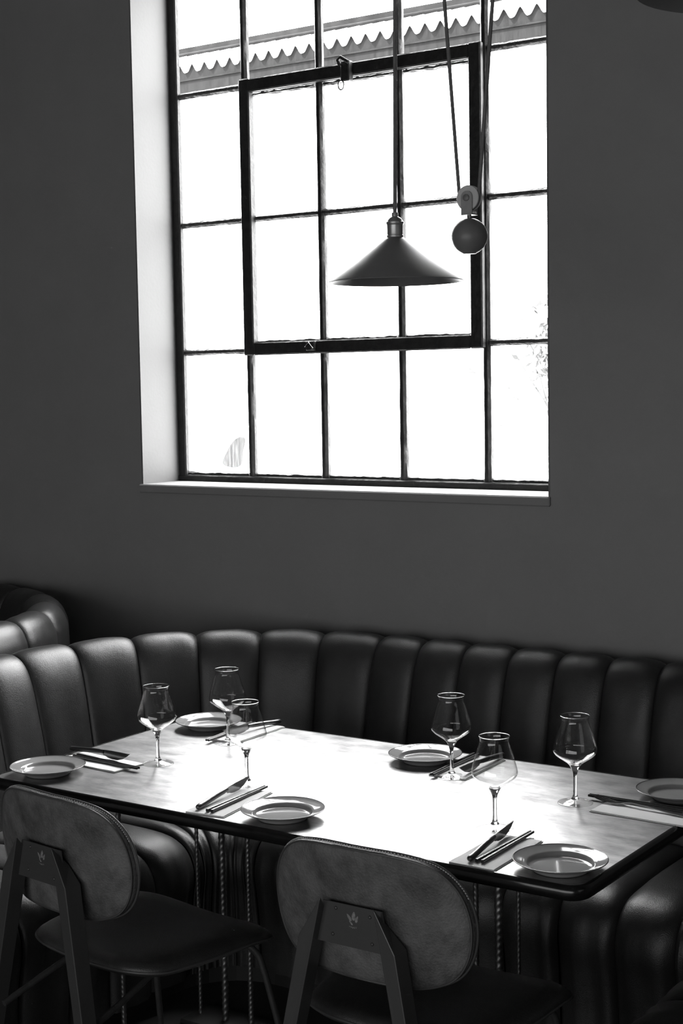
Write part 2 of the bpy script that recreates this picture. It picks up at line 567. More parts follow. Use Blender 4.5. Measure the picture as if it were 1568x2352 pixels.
# ------------------------------------------------------------------ outside
gr = MB().box(-40, 20, 4.36, 45, -0.15, -0.02).build('ground', M['ground'])
tag(gr, 'pale ground of the yard outside the window', 'ground', kind='structure')
shed = empty('shed_building', (-9, 12.3, 0))
tag(shed, 'whitewashed shed across the yard with a corrugated roof edge', 'building')
def sb(x0, x1, y0, y1, z0, z1): return MB().box(x0+9, x1+9, y0-12.3, y1-12.3, z0, z1)
sb(-26, 4, 12.3, 16, -0.05, 4.86).build('wall', M['facade'], shed)
# corrugated sheets, each about one metre wide
pitch, amp = 0.163, 0.045
# board painted dark as the eave's shadow, its top cut to the waves of the sheets
rows = []
n = int(11.7/(pitch/8))
for j in range(n+1):
    x = -15.2+j*pitch/8
    zt = 4.875+0.2*0.312+amp*math.cos(2*PI*x/pitch)-0.008
    rows.append([(x+9, -0.10, 4.66), (x+9, -0.01, 4.66), (x+9, -0.01, zt), (x+9, -0.10, zt)])
m = MB().grid(rows, closed_u=True)
m.f.append((0, 1, 2, 3)); m.f.append((4*n, 4*n+1, 4*n+2, 4*n+3))
m.build('shadow_fascia', M['shadow_fascia'], shed)
for k in range(13):
    xa = -15.2+k*pitch*6
    rows = []
    n = 6*12
    for (yy, zz) in ((12.165, 4.926), (14.1, 5.53)):
        row_t, row_b = [], []
        for j in range(n+1):
            x = xa+j*pitch/12
            h = amp*math.cos(2*PI*(x/pitch))
            row_t.append((x+9, yy-12.3, zz+h+0.006))
            row_b.append((x+9, yy-12.3, zz+h-0.006))
        rows.append(row_t+row_b[::-1])
    m = MB().grid(rows, closed_u=True)
    nn = 2*(n+1)
    for j in range(n):
        m.f.append((j, j+1, nn-2-j, nn-1-j))
    m.build('roof_sheet', M['roof'], shed, smooth=40)
sb(-26, 4, 14.05, 14.16, 5.56, 5.66).build('ridge_flashing', M['flashing'], shed)
m = MB().tube([(-26+9, 13.75-12.3, 5.50), (4+9, 13.75-12.3, 5.50)], 0.018, 6)
m.build('ridge_pipe', M['flashing'], shed, smooth=60)
sb(-15.2, -3.5, 12.18, 12.20, 4.80, 4.815).build('fascia_batten', M['flashing'], shed)

shrub = empty('shrub', (-4.46, 9.0, -0.02))
tag(shrub, 'small leafy shrub outside, behind the right-hand panes', 'shrub')
m = MB()
rnd = random.Random(3)
for k in range(420):
    a, b = rnd.uniform(0, 2*PI), rnd.gauss(0, 1)
    rr = abs(rnd.gauss(0, 0.22))
    c = Vector((rr*math.cos(a), rr*math.sin(a), 1.88+0.17*b))
    d1 = Vector((rnd.uniform(-1, 1), rnd.uniform(-1, 1), rnd.uniform(-1, 1))).normalized()
    d2 = d1.cross(Vector((rnd.uniform(-1, 1), rnd.uniform(-1, 1), 0.3))).normalized()
    L_, W_ = rnd.uniform(0.03, 0.055), rnd.uniform(0.012, 0.02)
    m.add([c-d1*L_, c+d2*W_, c+d1*L_, c-d2*W_], [(0, 1, 2), (0, 2, 3)])
tag(m.build('foliage', M['leaf'], shrub), kind='stuff')
m = MB().tube([(0, 0, 0), (0.02, 0.01, 0.9), (0.0, 0.0, 1.9)], 0.018, 7)
for k in range(9):
    a = k*2.4
    m.tube([(0.01, 0, 1.2+0.06*k), (0.25*math.cos(a), 0.25*math.sin(a), 1.6+0.06*k)], 0.006, 5)
m.build('stem', M['bark'], shrub, smooth=60)

# ------------------------------------------------------------------ banquette
BR, BYC, BXL, NST, PST = 0.80, 3.08, -2.50, 8, 0.152
BXR = BXL+NST*PST
BYS = BYC+BR
ARC = 6
def bench_pt(seg, s, d):
    """plan position: s along the crest, d towards the sitter"""
    r = BR-d
    if seg == 'S': return (s, BYS-d)
    if seg == 'L': return (BXL-r*math.sin(s), BYC+r*math.cos(s))
    if seg == 'R': return (BXR+r*math.sin(s), BYC+r*math.cos(s))
    if seg == 'WL': return (BXL-r, BYC-s)
    if seg == 'WR': return (BXR+r, BYC-s)
back_prof = [(-.058, .10), (-.060, .45), (-.060, .78), (-.052, .845), (-.028, .885), (.005, .900), (.040, .895), (.070, .872), (.092, .83),
             (.110, .77), (.128, .69), (.147, .60), (.168, .51), (.188, .44), (.20, .39)]
seat_prof = [(.165, .425), (.19, .447), (.25, .458), (.38, .462), (.52, .461), (.60, .455), (.645, .440), (.675, .412), (.690, .375),
             (.692, .335), (.684, .29), (.676, .22), (.670, .15), (.668, .07)]
def refine(prof, per):
    return [(p.x, p.y) for p in catmull([(a, b, 0) for a, b in prof], per)]
BP, SP = refine(back_prof, 3), refine(seat_prof, 3)
def channel(seg, s0, s1, prof, bulge, seed, pleat=0.0):
    nu = 13
    rows = []
    for i, (d, z) in enumerate(prof):
        a, b = prof[max(i-1, 0)], prof[min(i+1, len(prof)-1)]
        t = Vector((b[0]-a[0], b[1]-a[1])).normalized()
        nrm = Vector((-t.y, t.x))         # outwards of the profile (it runs from behind over the top to the front)
        p0, p1 = bench_pt(seg, s0, d), bench_pt(seg, s1, d)
        w = math.hypot(p1[0]-p0[0], p1[1]-p0[1])
        bl = min(bulge, 0.30*w)
        row = []
        for j in range(nu):
            u = -1+2*j/(nu-1)
            u = math.sin(u*PI/2)           # denser near the seams
            fu = (1-abs(u)**3.4)**0.6 if abs(u) < 1 else 0.0
            off = bl*(fu-1)+0.35*bl
            if pleat and d > 0.5:
                k = min(1, max(0, (0.46-z)/0.12))
                off += pleat*k*noise.noise(Vector((u*2.6+seed*9.7, z*2.2, seed)))*min(1, w/0.06)
            off += 0.0022*noise.noise(Vector((u*1.7+seed*3.3, d*9, z*9+seed)))
            s = s0+(s1-s0)*(u*0.5+0.5)
            dd, zz = d+nrm.x*off, z+nrm.y*off
            x, y = bench_pt(seg, s, min(dd, BR-0.012) if seg in 'LR' else dd)
            row.append((x, y, zz))
        rows.append(row)
    return MB().grid(rows)
def make_bench():
    root = empty('banquette', (0, 0, 0))
    segs = []
    for k in range(5): segs.append(('WR', 0.157*(5-k), 0.157*(4-k)))
    for k in range(ARC): segs.append(('R', PI/2*(ARC-k)/ARC, PI/2*(ARC-k-1)/ARC))
    for k in range(NST): segs.append(('S', BXR-k*PST, BXR-(k+1)*PST))
    for k in range(ARC): segs.append(('L', PI/2*k/ARC, PI/2*(k+1)/ARC))
    for k in range(5): segs.append(('WL', 0.157*k, 0.157*(k+1)))
    for i, (sg, a, b) in enumerate(segs):
        channel(sg, a, b, BP, 0.019, i*1.37).build('back_channel', M['leather'], root, smooth=180)
        channel(sg, a, b, SP, 0.022, i*2.11+5, pleat=0.016).build('seat_channel', M['leather'], root, smooth=180)
    # plinth below the skirt and end panels
    m = MB()
    def strip(d0, d1, z0, z1):
        rows = []
        path = []
        for k in range(1, -1, -1): path.append(('WR', 0.785*k))
        for k in range(1, 9): path.append(('R', PI/2*(8-k)/8))
        path.append(('S', BXL))
        for k in range(1, 9): path.append(('L', PI/2*k/8))
        path.append(('WL', 0.785))
        for (sg, s) in path:
            p, q = bench_pt(sg, s, d0), bench_pt(sg, s, d1)
            rows.append([(*p, z0), (*q, z0), (*q, z1), (*p, z1)])
        m.grid(rows, closed_u=True)
        n = len(rows)
        b = len(m.v)-4*n
        m.f.append((b, b+1, b+2, b+3)); m.f.append((b+4*n-4, b+4*n-3, b+4*n-2, b+4*n-1))
    strip(-0.04, 0.60, 0.0, 0.12)
    m.build('plinth', M['plinth'], root)
    for sg in ('WL', 'WR'):
        prof = BP[:40]+[(d, z) for d, z in SP if d > 0.21]+[(0.668, 0.07), (-.058, .10)]
        pts = [(*bench_pt(sg, 0.787, d), z) for d, z in prof]
        pts2 = [(*bench_pt(sg, 0.80, d), z) for d, z in prof]
        n = len(pts)
        m = MB().grid([pts, pts2], closed_u=True)
        m.f.append(tuple(range(n))); m.f.append(tuple(range(n, 2*n)))
        m.build('end_panel', M['leather'], root)
    return root
bench = make_bench()
tag(bench, 'dark channel-tufted leather banquette curving around the set table', 'bench', 'leather booths along the wall')
nb = copy_tree(bench)
nb.location = (-2.99, 0.0, 0.055)
tag(nb, 'neighbouring leather booth whose rounded top shows at the left edge', 'bench', 'leather booths along the wall')

# ------------------------------------------------------------------ table
TX0, TX1, TY0, TY1, TZ = -2.712, -1.177, 2.463, 3.231, 0.75
table = empty('dining_table', ((TX0+TX1)/2, (TY0+TY1)/2, 0))
tag(table, 'long dining table with worn mottled top and rounded black edge', 'table')
tcx, tcy = table.location.x, table.location.y
hxx, hyy = (TX1-TX0)/2, (TY1-TY0)/2
def rrect(hx, hy, r, n=8):
    out = []
    for (sx, sy, a0) in ((1, 1, 0), (-1, 1, PI/2), (-1, -1, PI), (1, -1, 1.5*PI)):
        for k in range(n+1):
            a = a0+PI/2*k/n
            out.append((sx*(hx-r)+r*math.cos(a), sy*(hy-r)+r*math.sin(a)))
    return out
MB().prism(rrect(hxx, hyy, 0.030), TZ-0.022, TZ).build('tabletop', M['tabletop'], table)
rows = []
for (o_, dz) in ((0.0, 0.0004), (0.004, 0.0012), (0.009, -0.001), (0.0125, -0.006), (0.0135, -0.013), (0.0125, -0.020), (0.009, -0.026), (0.003, -0.029), (-0.02, -0.029), (-0.02, -0.024), (0.0, -0.022)):
    rows.append([(x, y, TZ+dz) for x, y in rrect(hxx+o_, hyy+o_, 0.030+o_)])
MB().grid(rows, closed_u=True, closed_v=True).build('edge_trim', M['trim'], table, smooth=50)
def rebar(x, y, z0, z1, r, pitch=0.0125, sides=12, rib=0.16, hand=1):
    rows = []
    n = int((z1-z0)/pitch*6)
    for i in range(n+1):
        z = z0+(z1-z0)*i/n
        row = []
        for k in range(sides):
            a = 2*PI*k/sides
            ph = (z/pitch+hand*1.0*a/PI) % 1.0
            bump = max(0, math.sin(ph*2*PI))**0.7 if math.sin(ph*2*PI) > 0 else 0
            rr = r*(1+rib*bump)
            row.append((x+rr*math.cos(a), y+rr*math.sin(a), z))
        rows.append(row)
    return MB().grid(rows, closed_u=True)
for (px, py, r, hand) in ((-2.452, 3.0, .0082, -1), (-2.367, 3.0, .0064, -1), (-2.537, 3.0, .0048, -1), (-2.594, 2.765, .0062, 1),
                          (-1.636, 3.0, .0092, -1), (-1.696, 3.0, .0060, 1), (-1.585, 3.0, .0045, -1)):
    rebar(px-tcx, py-tcy, 0.012, TZ-0.022, r, hand=hand, pitch=0.0165 if r > .007 else 0.013).build('leg_rod', M['rebar'], table, smooth=60)
for (x0, x1, y0, y1) in ((-2.56, -2.34, 2.94, 3.06), (-1.72, -1.56, 2.94, 3.06), (-2.615, -2.575, 2.74, 2.79)):
    MB().cbox(x0-tcx, x1-tcx, y0-tcy, y1-tcy, 0.0, 0.012, 0.003).build('foot_plate', M['plinth'], table)
    MB().cbox(x0-tcx, x1-tcx, y0-tcy, y1-tcy, TZ-0.034, TZ-0.0225, 0.003).build('mounting_plate', M['plinth'], table)

# ------------------------------------------------------------------ chairs
def make_chair():
    root = empty('dining_chair', (0, 0, 0))
    # backrest: a curved padded shell
    key = [(0, .131), (.090, .129), (.157, .114), (.200, .074), (.219, .012), (.212, -.055), (.182, -.103), (.125, -.127), (.060, -.131), (0, -.131)]
    half = catmull([(a, b, 0) for a, b in key], 6)
    out = [(p.x, p.y) for p in half]+[(-p.x, p.y) for p in half[-2:0:-1]]
    def bpt(x, z, off):
        x = x*1.015
        y = -0.268+0.85*x*x-0.10*(z)+off
        return (x, y, 0.684+z)
    def shell(off_rings):
        m = MB()
        rows = []
        for (sc, off) in off_rings:
            rows.append([bpt(x*sc, z*sc, off) for x, z in out])
        m.grid(rows, closed_u=True)
        return m
    T = 0.013
    rings = [(0.0, T+.006), (0.35, T+.005), (0.65, T+.003), (0.85, T), (0.94, T-.003), (0.975, T-.007), (0.99, 0), (0.983, -T+.006), (0.965, -T+.002),
             (0.92, -T), (0.8, -T-.001), (0.6, -T-.001), (0.35, -T-.001), (0.0, -T-.001)]
    m = shell(rings)
    m.build('backrest', M['chair_back'], root, smooth=60)
    m = MB()
    m.tube([bpt(x*.992, z*.992, 0.006) for x, z in out], 0.0032, 8, closed=True)
    m.build('piping', M['piping'], root, smooth=60)
    m = MB()
    m.tube([bpt(x*0.978, z*0.978, -0.0095) for x, z in out], 0.0026, 6, closed=True)
    m.build('edge_seam', M['piping'], root, smooth=60)
    # stitches along the upper welt
    m = MB()
    pp = [Vector(bpt(x*1.004, z*1.004, 0.002)) for x, z in out]
    for i in range(len(pp)):
        a, b = pp[i], pp[(i+1) % len(pp)]
        if max(a.z, b.z) < 0.74: continue
        n = max(2, int((b-a).length/0.0055))
        for k in range(n):
            c = a.lerp(b, (k+0.5)/n)
            d = (b-a).normalized()
            c2 = c+Vector((0, -0.003, 0))
            m.tube([c2-d*0.0016, c2+d*0.0016], 0.0011, 4)
    s = m.build('stitching', M['napkin'], root)
    s.data.materials[0] = M['wheel']
    s['kind'] = 'stuff'
    # seat
    key = [(0, .205), (.115, .203), (.187, .187), (.223, .137), (.227, .02), (.216, -.09), (.190, -.165), (.13, -.202), (.06, -.21), (0, -.21)]
    half = catmull([(a, b, 0) for a, b in key], 5)
    out2 = [(p.x, p.y) for p in half]+[(-p.x, p.y) for p in half[-2:0:-1]]
    def spt(x, y, dz):
        x, y = x*1.06, y*1.04
        z = 0.445-0.35*max(0, y-0.09)**1.3+0.16*(x*x)-0.02*math.exp(-((x*x+y*y)/0.02))+0.25*max(0, -y-0.14)**1.2
        return (x, y, z+dz)
    rows = []
    for (sc, dz) in ((0.0, .010), (.35, .010), (.62, .009), (.80, .007), (.90, .003), (.955, -.004), (.985, -.013), (.98, -.020), (.95, -.027), (.88, -.032), (.6, -.036), (0.0, -.036)):
        rows.append([spt(x*sc, y*sc, dz) for x, y in out2])
    MB().grid(rows, closed_u=True).build('seat', M['chair_seat'], root, smooth=60)
    MB().tube([spt(x*.985, y*.985, -.018) for x, y in out2], .0030, 6, closed=True).build('seat_seam', M['piping'], root, smooth=60)
    # rear legs of folded steel with pointed tops
    PY = -0.296
    for s in (-1, 1):
        zt, cut, w, dp = 0.721, 0.080, 0.032, 0.041
        def xin(z): return 0.058+(zt-z)*0.212
        def yf(z): return PY+0.018-(0.712-z)*0.05
        c, e = zt-cut, zt-0.047
        # the apex is the inner rear corner; the top is mitred down towards the outside and the front
        top = [(s*xin(e), yf(e), e), (s*(xin(c)+w), yf(c), c), (s*(xin(c)+w), yf(c)-dp, c), (s*xin(zt), yf(zt)-dp, zt)]
        bot = [(s*xin(0), yf(0), 0), (s*(xin(0)+w*.8), yf(0), 0), (s*(xin(0)+w*.8), yf(0)-dp*.8, 0), (s*xin(0), yf(0)-dp*.8, 0)]
        m = MB().grid([bot, top], closed_u=True)
        m.f.append((0, 1, 2, 3)); m.f.append((4, 5, 6, 7))
        lg = m.build('rear_leg', M['chair_frame'], root)
        md = lg.modifiers.new('edge', 'BEVEL'); md.width = 0.0016; md.segments = 2
        # seat support rod from the rear leg forward to the seat
        MB().tube([(s*0.135, yf(.33)-0.015, .33), (s*0.13, -.20, .365), (s*0.12, -.10, .398), (s*.115, 0.0, .410)], .0075, 9).build('support_rod', M['rod'], root, smooth=60)
        # front leg: a bent rod
        pts = catmull([(s*.10, .06, .405), (s*.150, .125, .404), (s*.178, .155, .385), (s*.192, .172, .33), (s*.215, .205, .16), (s*.235, .235, 0.006)], 5)
        MB().tube(pts, .0078, 9).build('front_leg', M['rod'], root, smooth=60)
    # mounting plate between the legs, with screws and a small emblem
    pv = []
    for (z, hw_) in ((.708, .066), (.630, .083)):
        y = PY-(0.712-z)*0.05
        pv += [(-hw_, y, z), (hw_, y, z), (hw_, y-.003, z), (-hw_, y-.003, z)]
    m = MB().add(pv, [(0, 1, 2, 3), (4, 5, 6, 7), (0, 1, 5, 4), (1, 2, 6, 5), (2, 3, 7, 6), (3, 0, 4, 7)])
    # spacer block to the backrest shell
    plate = m.build('mounting_plate', M['chair_frame'], root)
    MB().cbox(-.05, .05, PY+.0005, PY+.016, .645, .70, .003).build('spacer_block', M['chair_frame'], root)
    for (x, z) in ((-.036, .698), (.040, .694), (-.042, .648), (.046, .645)):
        y = PY-.003-(0.712-z)*0.05
        MB().lathe([(0.0, -.0030), (.0018, -.0028), (.0034, -.0015), (.0036, .0005)], 10, (x, y, z), 'y').build('screw', M['chair_frame'], plate, smooth=60)
    m = MB()
    def petal(cx, cz, ang, L_, W_):
        pts = []
        for k in range(12):
            a = 2*PI*k/12
            q = (L_*math.cos(a), W_*math.sin(a)*(1-0.35*math.cos(a)))
            pts.append((cx+q[0]*math.cos(ang)-q[1]*math.sin(ang), cz+q[0]*math.sin(ang)+q[1]*math.cos(ang)))
        vs = []
        for (x, z) in pts:
            vs.append((x, PY-.0034-(0.712-z)*0.05, z))
        m.add(vs, [tuple(range(12))])
    petal(.004, .6895, 1.5, .0085, .0042)
    petal(-.006, .6855, 2.3, .0080, .0030)
    petal(.011, .6845, 1.25, .0070, .0028)
    petal(-.002, .6760, 2.4, .0055, .0018)
    for k in range(5):
        petal(-.004+.0035*k, .6690-.0012*math.sin(k*.8), 0.2+.3*k, .0022, .0008)
    e = m.build('emblem', M['emblem'], plate)
    e['label'] = 'small worn leaf-like emblem'
    return root
chair = make_chair()
chair.location = (-1.542, 2.562, 0)
tag(chair, 'dining chair with suede oval back in the middle foreground, nearest the camera', 'chair', 'dining chairs on the near side of the table')
c2 = copy_tree(chair)
c2.location = (-2.278, 2.525, 0)
c2.rotation_euler = (0, 0, math.radians(-7))
tag(c2, 'dining chair with suede oval back cut off by the left edge', 'chair', 'dining chairs on the near side of the table')

# ------------------------------------------------------------------ tableware
ZT = TZ+0.0005
def make_glass():
    root = empty('wine_glass', (0, 0, 0))
    def lath(prof, name, mt, per=3):
        pts = catmull([(a, b, 0) for a, b in prof], per)
        return MB().lathe([(max(p.x, 0.0), p.y) for p in pts], 48).build(name, mt, root, smooth=180)
    lath([(0.0, 0.0), (.030, 0.0), (.0380, .0004), (.0387, .0014), (.0375, .0024), (.034, .0029), (.024, .0046), (.0125, .0078), (.006, .0105), (0.0, .0115)], 'foot', M['thin_glass'])
    lath([(0.0, .0075), (.009, .0090), (.0068, .0130), (.0048, .019), (.0042, .030), (.0041, .050), (.0044, .062), (.0058, .070), (.0086, .0775), (.0118, .0838),
          (.0105, .0868), (.006, .0862), (0.0, .0858)], 'stem', M['glass'])
    lath([(.0112, .0830), (.0125, .0845), (.0185, .0905), (.029, .0975), (.039, .1045), (.0452, .1105), (.0480, .1165), (.0478, .1225), (.0458, .1310), (.0415, .1460),
          (.0365, .1625), (.0322, .1755), (.0304, .1820), (.0300, .1858), (.0310, .1905), (.0322, .1940),
          (.0318, .1947), (.0309, .1941), (.0298, .1905), (.0289, .1858), (.0293, .1820), (.0311, .1753), (.0354, .1620), (.0404, .1457), (.0447, .1308), (.0467, .1225), (.0468, .1168),
          (.0441, .1112), (.038, .1056), (.028, .0990), (.0175, .0925), (.009, .0885), (.004, .0870), (0.0, .0866)], 'bowl', M['thin_glass'])
    MB().tube([(.0316*math.cos(2*PI*k/48), .0316*math.sin(2*PI*k/48), .1944) for k in range(48)], .0006, 6, closed=True).build('rim', M['glass'], root, smooth=180)
    return root
GG = 'stemmed glasses on the table'
g0 = make_glass()
glasses = [((-2.449, 2.758), 'stemmed tulip glass nearest the left end plate'),
           ((-2.436, 3.018), 'stemmed tulip glass beside the far left plate, furthest back'),
           ((-2.142, 2.719), 'stemmed tulip glass overlapping the furthest one, behind the near left knife'),
           ((-1.768, 3.019), 'stemmed tulip glass in front of the far centre plate'),
           ((-1.484, 2.708), 'stemmed tulip glass nearest the camera, behind the front right knife'),
           ((-1.425, 2.965), 'rightmost stemmed tulip glass, by the chopsticks and fork')]
for i, ((x, y), lb) in enumerate(glasses):
    o = g0 if i == 0 else copy_tree(g0)
    o.location = (x, y, ZT)
    o.rotation_euler = (0, 0, i*0.7)
    tag(o, lb, 'glass', GG)

def make_plate():
    root = empty('side_plate', (0, 0, 0))
    prof = [(0, .0040), (.040, .0042), (.056, .0048), (.0605, .0070), (.0635, .0115), (.0665, .0138), (.074, .0158), (.084, .0190), (.0893, .0213),
            (.0898, .0206), (.084, .0170), (.072, .0128), (.064, .0095), (.058, .0040), (.0545, .0008), (.052, .0), (.050, .0012), (.03, .0018), (0, .0018)]
    pts = catmull([(a, b, 0) for a, b in prof], 3)
    MB().lathe([(max(p.x, 0), p.y) for p in pts], 72).build('dish', M['ceramic'], root, smooth=180)
    MB().tube([(.0897*math.cos(2*PI*k/72), .0897*math.sin(2*PI*k/72), .0210) for k in range(72)], .0010, 6, closed=True).build('rim_shade_line', M['rim_shade'], root, smooth=180)
    return root
p0 = make_plate()
plates = [((-2.619, 2.552), 'pale side plate at the left end of the table'),
          ((-2.596, 3.133), 'pale side plate at the far left corner, partly behind a glass'),
          ((-1.909, 2.544), 'pale side plate on the near edge between the two chairs'),
          ((-1.900, 3.117), 'pale side plate on the far side near the middle of the table'),
          ((-1.252, 2.540), 'pale side plate at the near right corner with curved reflections'),
          ((-1.250, 3.116), 'pale side plate cut off by the right edge of the picture')]
for i, ((x, y), lb) in enumerate(plates):
    o = p0 if i == 0 else copy_tree(p0)
    o.location = (x, y, ZT)
    o.rotation_euler = (0, 0, i*1.1)
    tag(o, lb, 'plate', 'side plates on the table')

def make_napkin():
    """flat folded linen strip, long axis y, two visible layers"""
    m = MB()
    L_, W_ = .215, .098
    for (z0, z1, dx, dy, sh) in ((0.0, .0022, 0, 0, 1.0), (.0022, .0044, -.001, -.0015, .985)):
        rows = []
        nx, ny = 8, 14
        top, bot = [], []
        for i in range(ny+1):
            rt_, rb_ = [], []
            for j in range(nx+1):
                x = (j/nx-.5)*W_*sh+dx; y = (i/ny-.5)*L_*sh+dy
                w = .0010*noise.noise(Vector((x*30, y*22, z1*900)))
                e = .0008 if (i in (0, ny) or j in (0, nx)) else 0
                rt_.append((x, y, z1+(w if z1 > .003 else 0)-e)); rb_.append((x, y, z0))
            top.append(rt_); bot.append(rb_)
        m.grid(top); m.grid([r[::-1] for r in bot])
        for i in range(ny):
            for j in (0, nx):
                m.add([top[i][j], top[i+1][j], bot[i+1][j], bot[i][j]], [(0, 1, 2, 3)])
        for j in range(nx):
            for i in (0, ny):
                m.add([top[i][j], top[i][j+1], bot[i][j+1], bot[i][j]], [(0, 1, 2, 3)])
    return m.build('napkin', M['napkin'], smooth=40)
n0 = make_napkin()
naps = [((-2.585, 2.692), PI/2-.06, 'white folded napkin under the knife at the left end'),
        ((-2.462, 3.128), .02, 'white folded napkin beside the far left plate'),
        ((-2.078, 2.575), .14, 'white folded napkin under the knife by the near left plate'),
        ((-1.778, 3.112), .05, 'white folded napkin behind the glass at the far middle'),
        ((-1.402, 2.566), .03, 'white folded napkin under the front right knife and chopsticks'),
        ((-1.262, 2.966), PI/2-.03, 'white folded napkin under the fork at the right edge')]
for i, ((x, y), a, lb) in enumerate(naps):
    o = n0 if i == 0 else n0.copy()
    if i: COL.objects.link(o)
    o.location = (x, y, ZT)
    o.rotation_euler = (0, 0, a)
    tag(o, lb, 'napkin', 'folded napkins on the table')
ZN = ZT+.0048

def make_knife():
    """steak knife resting on its edge, handle towards -y"""
    root = empty('steak_knife', (0, 0, 0))
    # blade, side profile in the y-z plane
    prof = [(.000, .0105), (.004, .0060), (.012, .0050), (.020, .0022), (.035, .0004), (.055, .0010), (.075, .0065), (.090, .0145), (.102, .0222),
            (.088, .0222), (.060, .0222), (.030, .0215), (.010, .0205), (.000, .0195)]
    n = len(prof)
    v = []
    for (y, z) in prof:
        th = .0003 + .0010*max(0, (z-.0)/.022)
        v.append((-th, y, z))
    for (y, z) in prof:
        th = .0003 + .0010*max(0, (z-.0)/.022)
        v.append((th, y, z))
    f = [tuple(range(n)), tuple(range(2*n-1, n-1, -1))]+[(i, (i+1) % n, n+(i+1) % n, n+i) for i in range(n)]
    MB().add(v, f).build('blade', M['steel'], root)
    rows = []
    for (y, zc, hz, hx) in ((.004, .0148, .0050, .0036), (.0, .0148, .0056, .0044), (-.006, .0145, .0052, .0044), (-.010, .0142, .0060, .0052), (-.035, .0128, .0064, .0058), (-.065, .0105, .0064, .0062),
                            (-.090, .0080, .0064, .0064), (-.110, .0066, .0064, .0066), (-.120, .0062, .0056, .0056), (-.123, .0062, .0030, .0032)):
        rows.append([(hx*math.cos(2*PI*k/12), y, zc+hz*math.sin(2*PI*k/12)) for k in range(12)])
    m = MB().grid(rows, closed_u=True)
    m.f.append(tuple(range(12))); m.f.append(tuple(range(len(m.v)-12, len(m.v))))
    m.build('handle', M['knife_handle'], root, smooth=60)
    return root
k0 = make_knife()
knives = [((-2.600, 2.722), -PI/2-.10, 'steak knife on the napkin at the left end of the table'),
          ((-2.458, 3.135), PI-.10, 'steak knife on the napkin beside the far left plate'),
          ((-2.108, 2.600), .13, 'steak knife by the near left plate, blade pointing away'),
          ((-1.745, 3.112), PI+.02, 'steak knife on the napkin at the far middle'),
          ((-1.424, 2.594), .10, 'steak knife at the near right corner, blade pointing at a glass')]
for i, ((x, y), a, lb) in enumerate(knives):
    o = k0 if i == 0 else copy_tree(k0)
    o.location = (x, y, ZN)
    o.rotation_euler = (0, 0, a)
    tag(o, lb, 'knife', 'steak knives on the napkins')

def make_chopstick():
    rows = []
    for (y, h) in ((-.1125, .0030), (-.1120, .0036), (0.0, .0033), (.1120, .0024), (.1125, .0019)):
        c = h*0.35
        rows.append([(-h+c, y, -h), (h-c, y, -h), (h, y, -h+c), (h, y, h-c), (h-c, y, h), (-h+c, y, h), (-h, y, h-c), (-h, y, -h+c)])
    m = MB().grid(rows, closed_u=True)
    m.f.append(tuple(range(8))); m.f.append(tuple(range(32, 40)))
    return m.build('chopstick', M['chopstick'])
s0 = make_chopstick()
sticks = [((-2.552, 2.684), -PI/2-.07, 'at the left end of the table'),
          ((-2.492, 3.098), PI+.10, 'beside the far left plate'),
          ((-2.066, 2.590), .075, 'by the near left plate'),
          ((-1.806, 3.098), PI+.03, 'behind the glass at the far middle'),
          ((-1.394, 2.590), .015, 'by the near right plate'),
          ((-1.302, 3.008), PI/2-.04, 'pointing out past the right edge')]
first = True
for (x, y), a, lb in sticks:
    for k, side in ((-1, 'left'), (1, 'right')):
        o = s0 if first else s0.copy()
        if not first: COL.objects.link(o)
        first = False
        off = .0048*k
        o.location = (x+off*math.cos(a), y+off*math.sin(a), ZN+.0036)
        o.rotation_euler = (0, 0, a+.012*k)
        # which of the pair lies closer to the viewer
        nearer = (off*math.cos(a)*0.565 - off*math.sin(a)*0.825)
        tag(o, ('nearer' if nearer > 0 else 'farther')+' black chopstick of the pair '+lb, 'chopstick', 'black chopsticks on the napkins')

def make_fork():
    root = empty('table_fork', (0, 0, 0))
    rows = []
    for (y, w, z) in ((-.125, .0075, .0016), (-.115, .0088, .0018), (-.08, .0060, .0030), (-.03, .0036, .0070), (.010, .0030, .0085), (.028, .0045, .0065), (.036, .0085, .0042), (.045, .0110, .0030), (.056, .0115, .0030)):
        t = .0011
        rows.append([(-w, y, z-t), (w, y, z-t), (w, y, z+t), (-w, y, z+t)])
    m = MB().grid(rows, closed_u=True)
    m.f.append((0, 1, 2, 3)); m.f.append((32, 33, 34, 35))
    m.build('handle', M['steel'], root, smooth=50)
    for k in range(4):
        x = -.0093+.0062*k
        rows = []
        for (y, w, z) in ((.0545, .0021, .0030), (.075, .0018, .0042), (.092, .0014, .0075), (.100, .0006, .0100)):
            rows.append([(x-w, y, z-.0009), (x+w, y, z-.0009), (x+w, y, z+.0009), (x-w, y, z+.0009)])
        m = MB().grid(rows, closed_u=True)
        m.f.append((12, 13, 14, 15))
        m.build('tine', M['steel'], root, smooth=50)
    return root
fk = make_fork()
fk.location = (-1.290, 2.984, ZN)
fk.rotation_euler = (0, 0, PI/2-.10)
tag(fk, 'steel fork resting on the napkin at the right edge', 'fork')

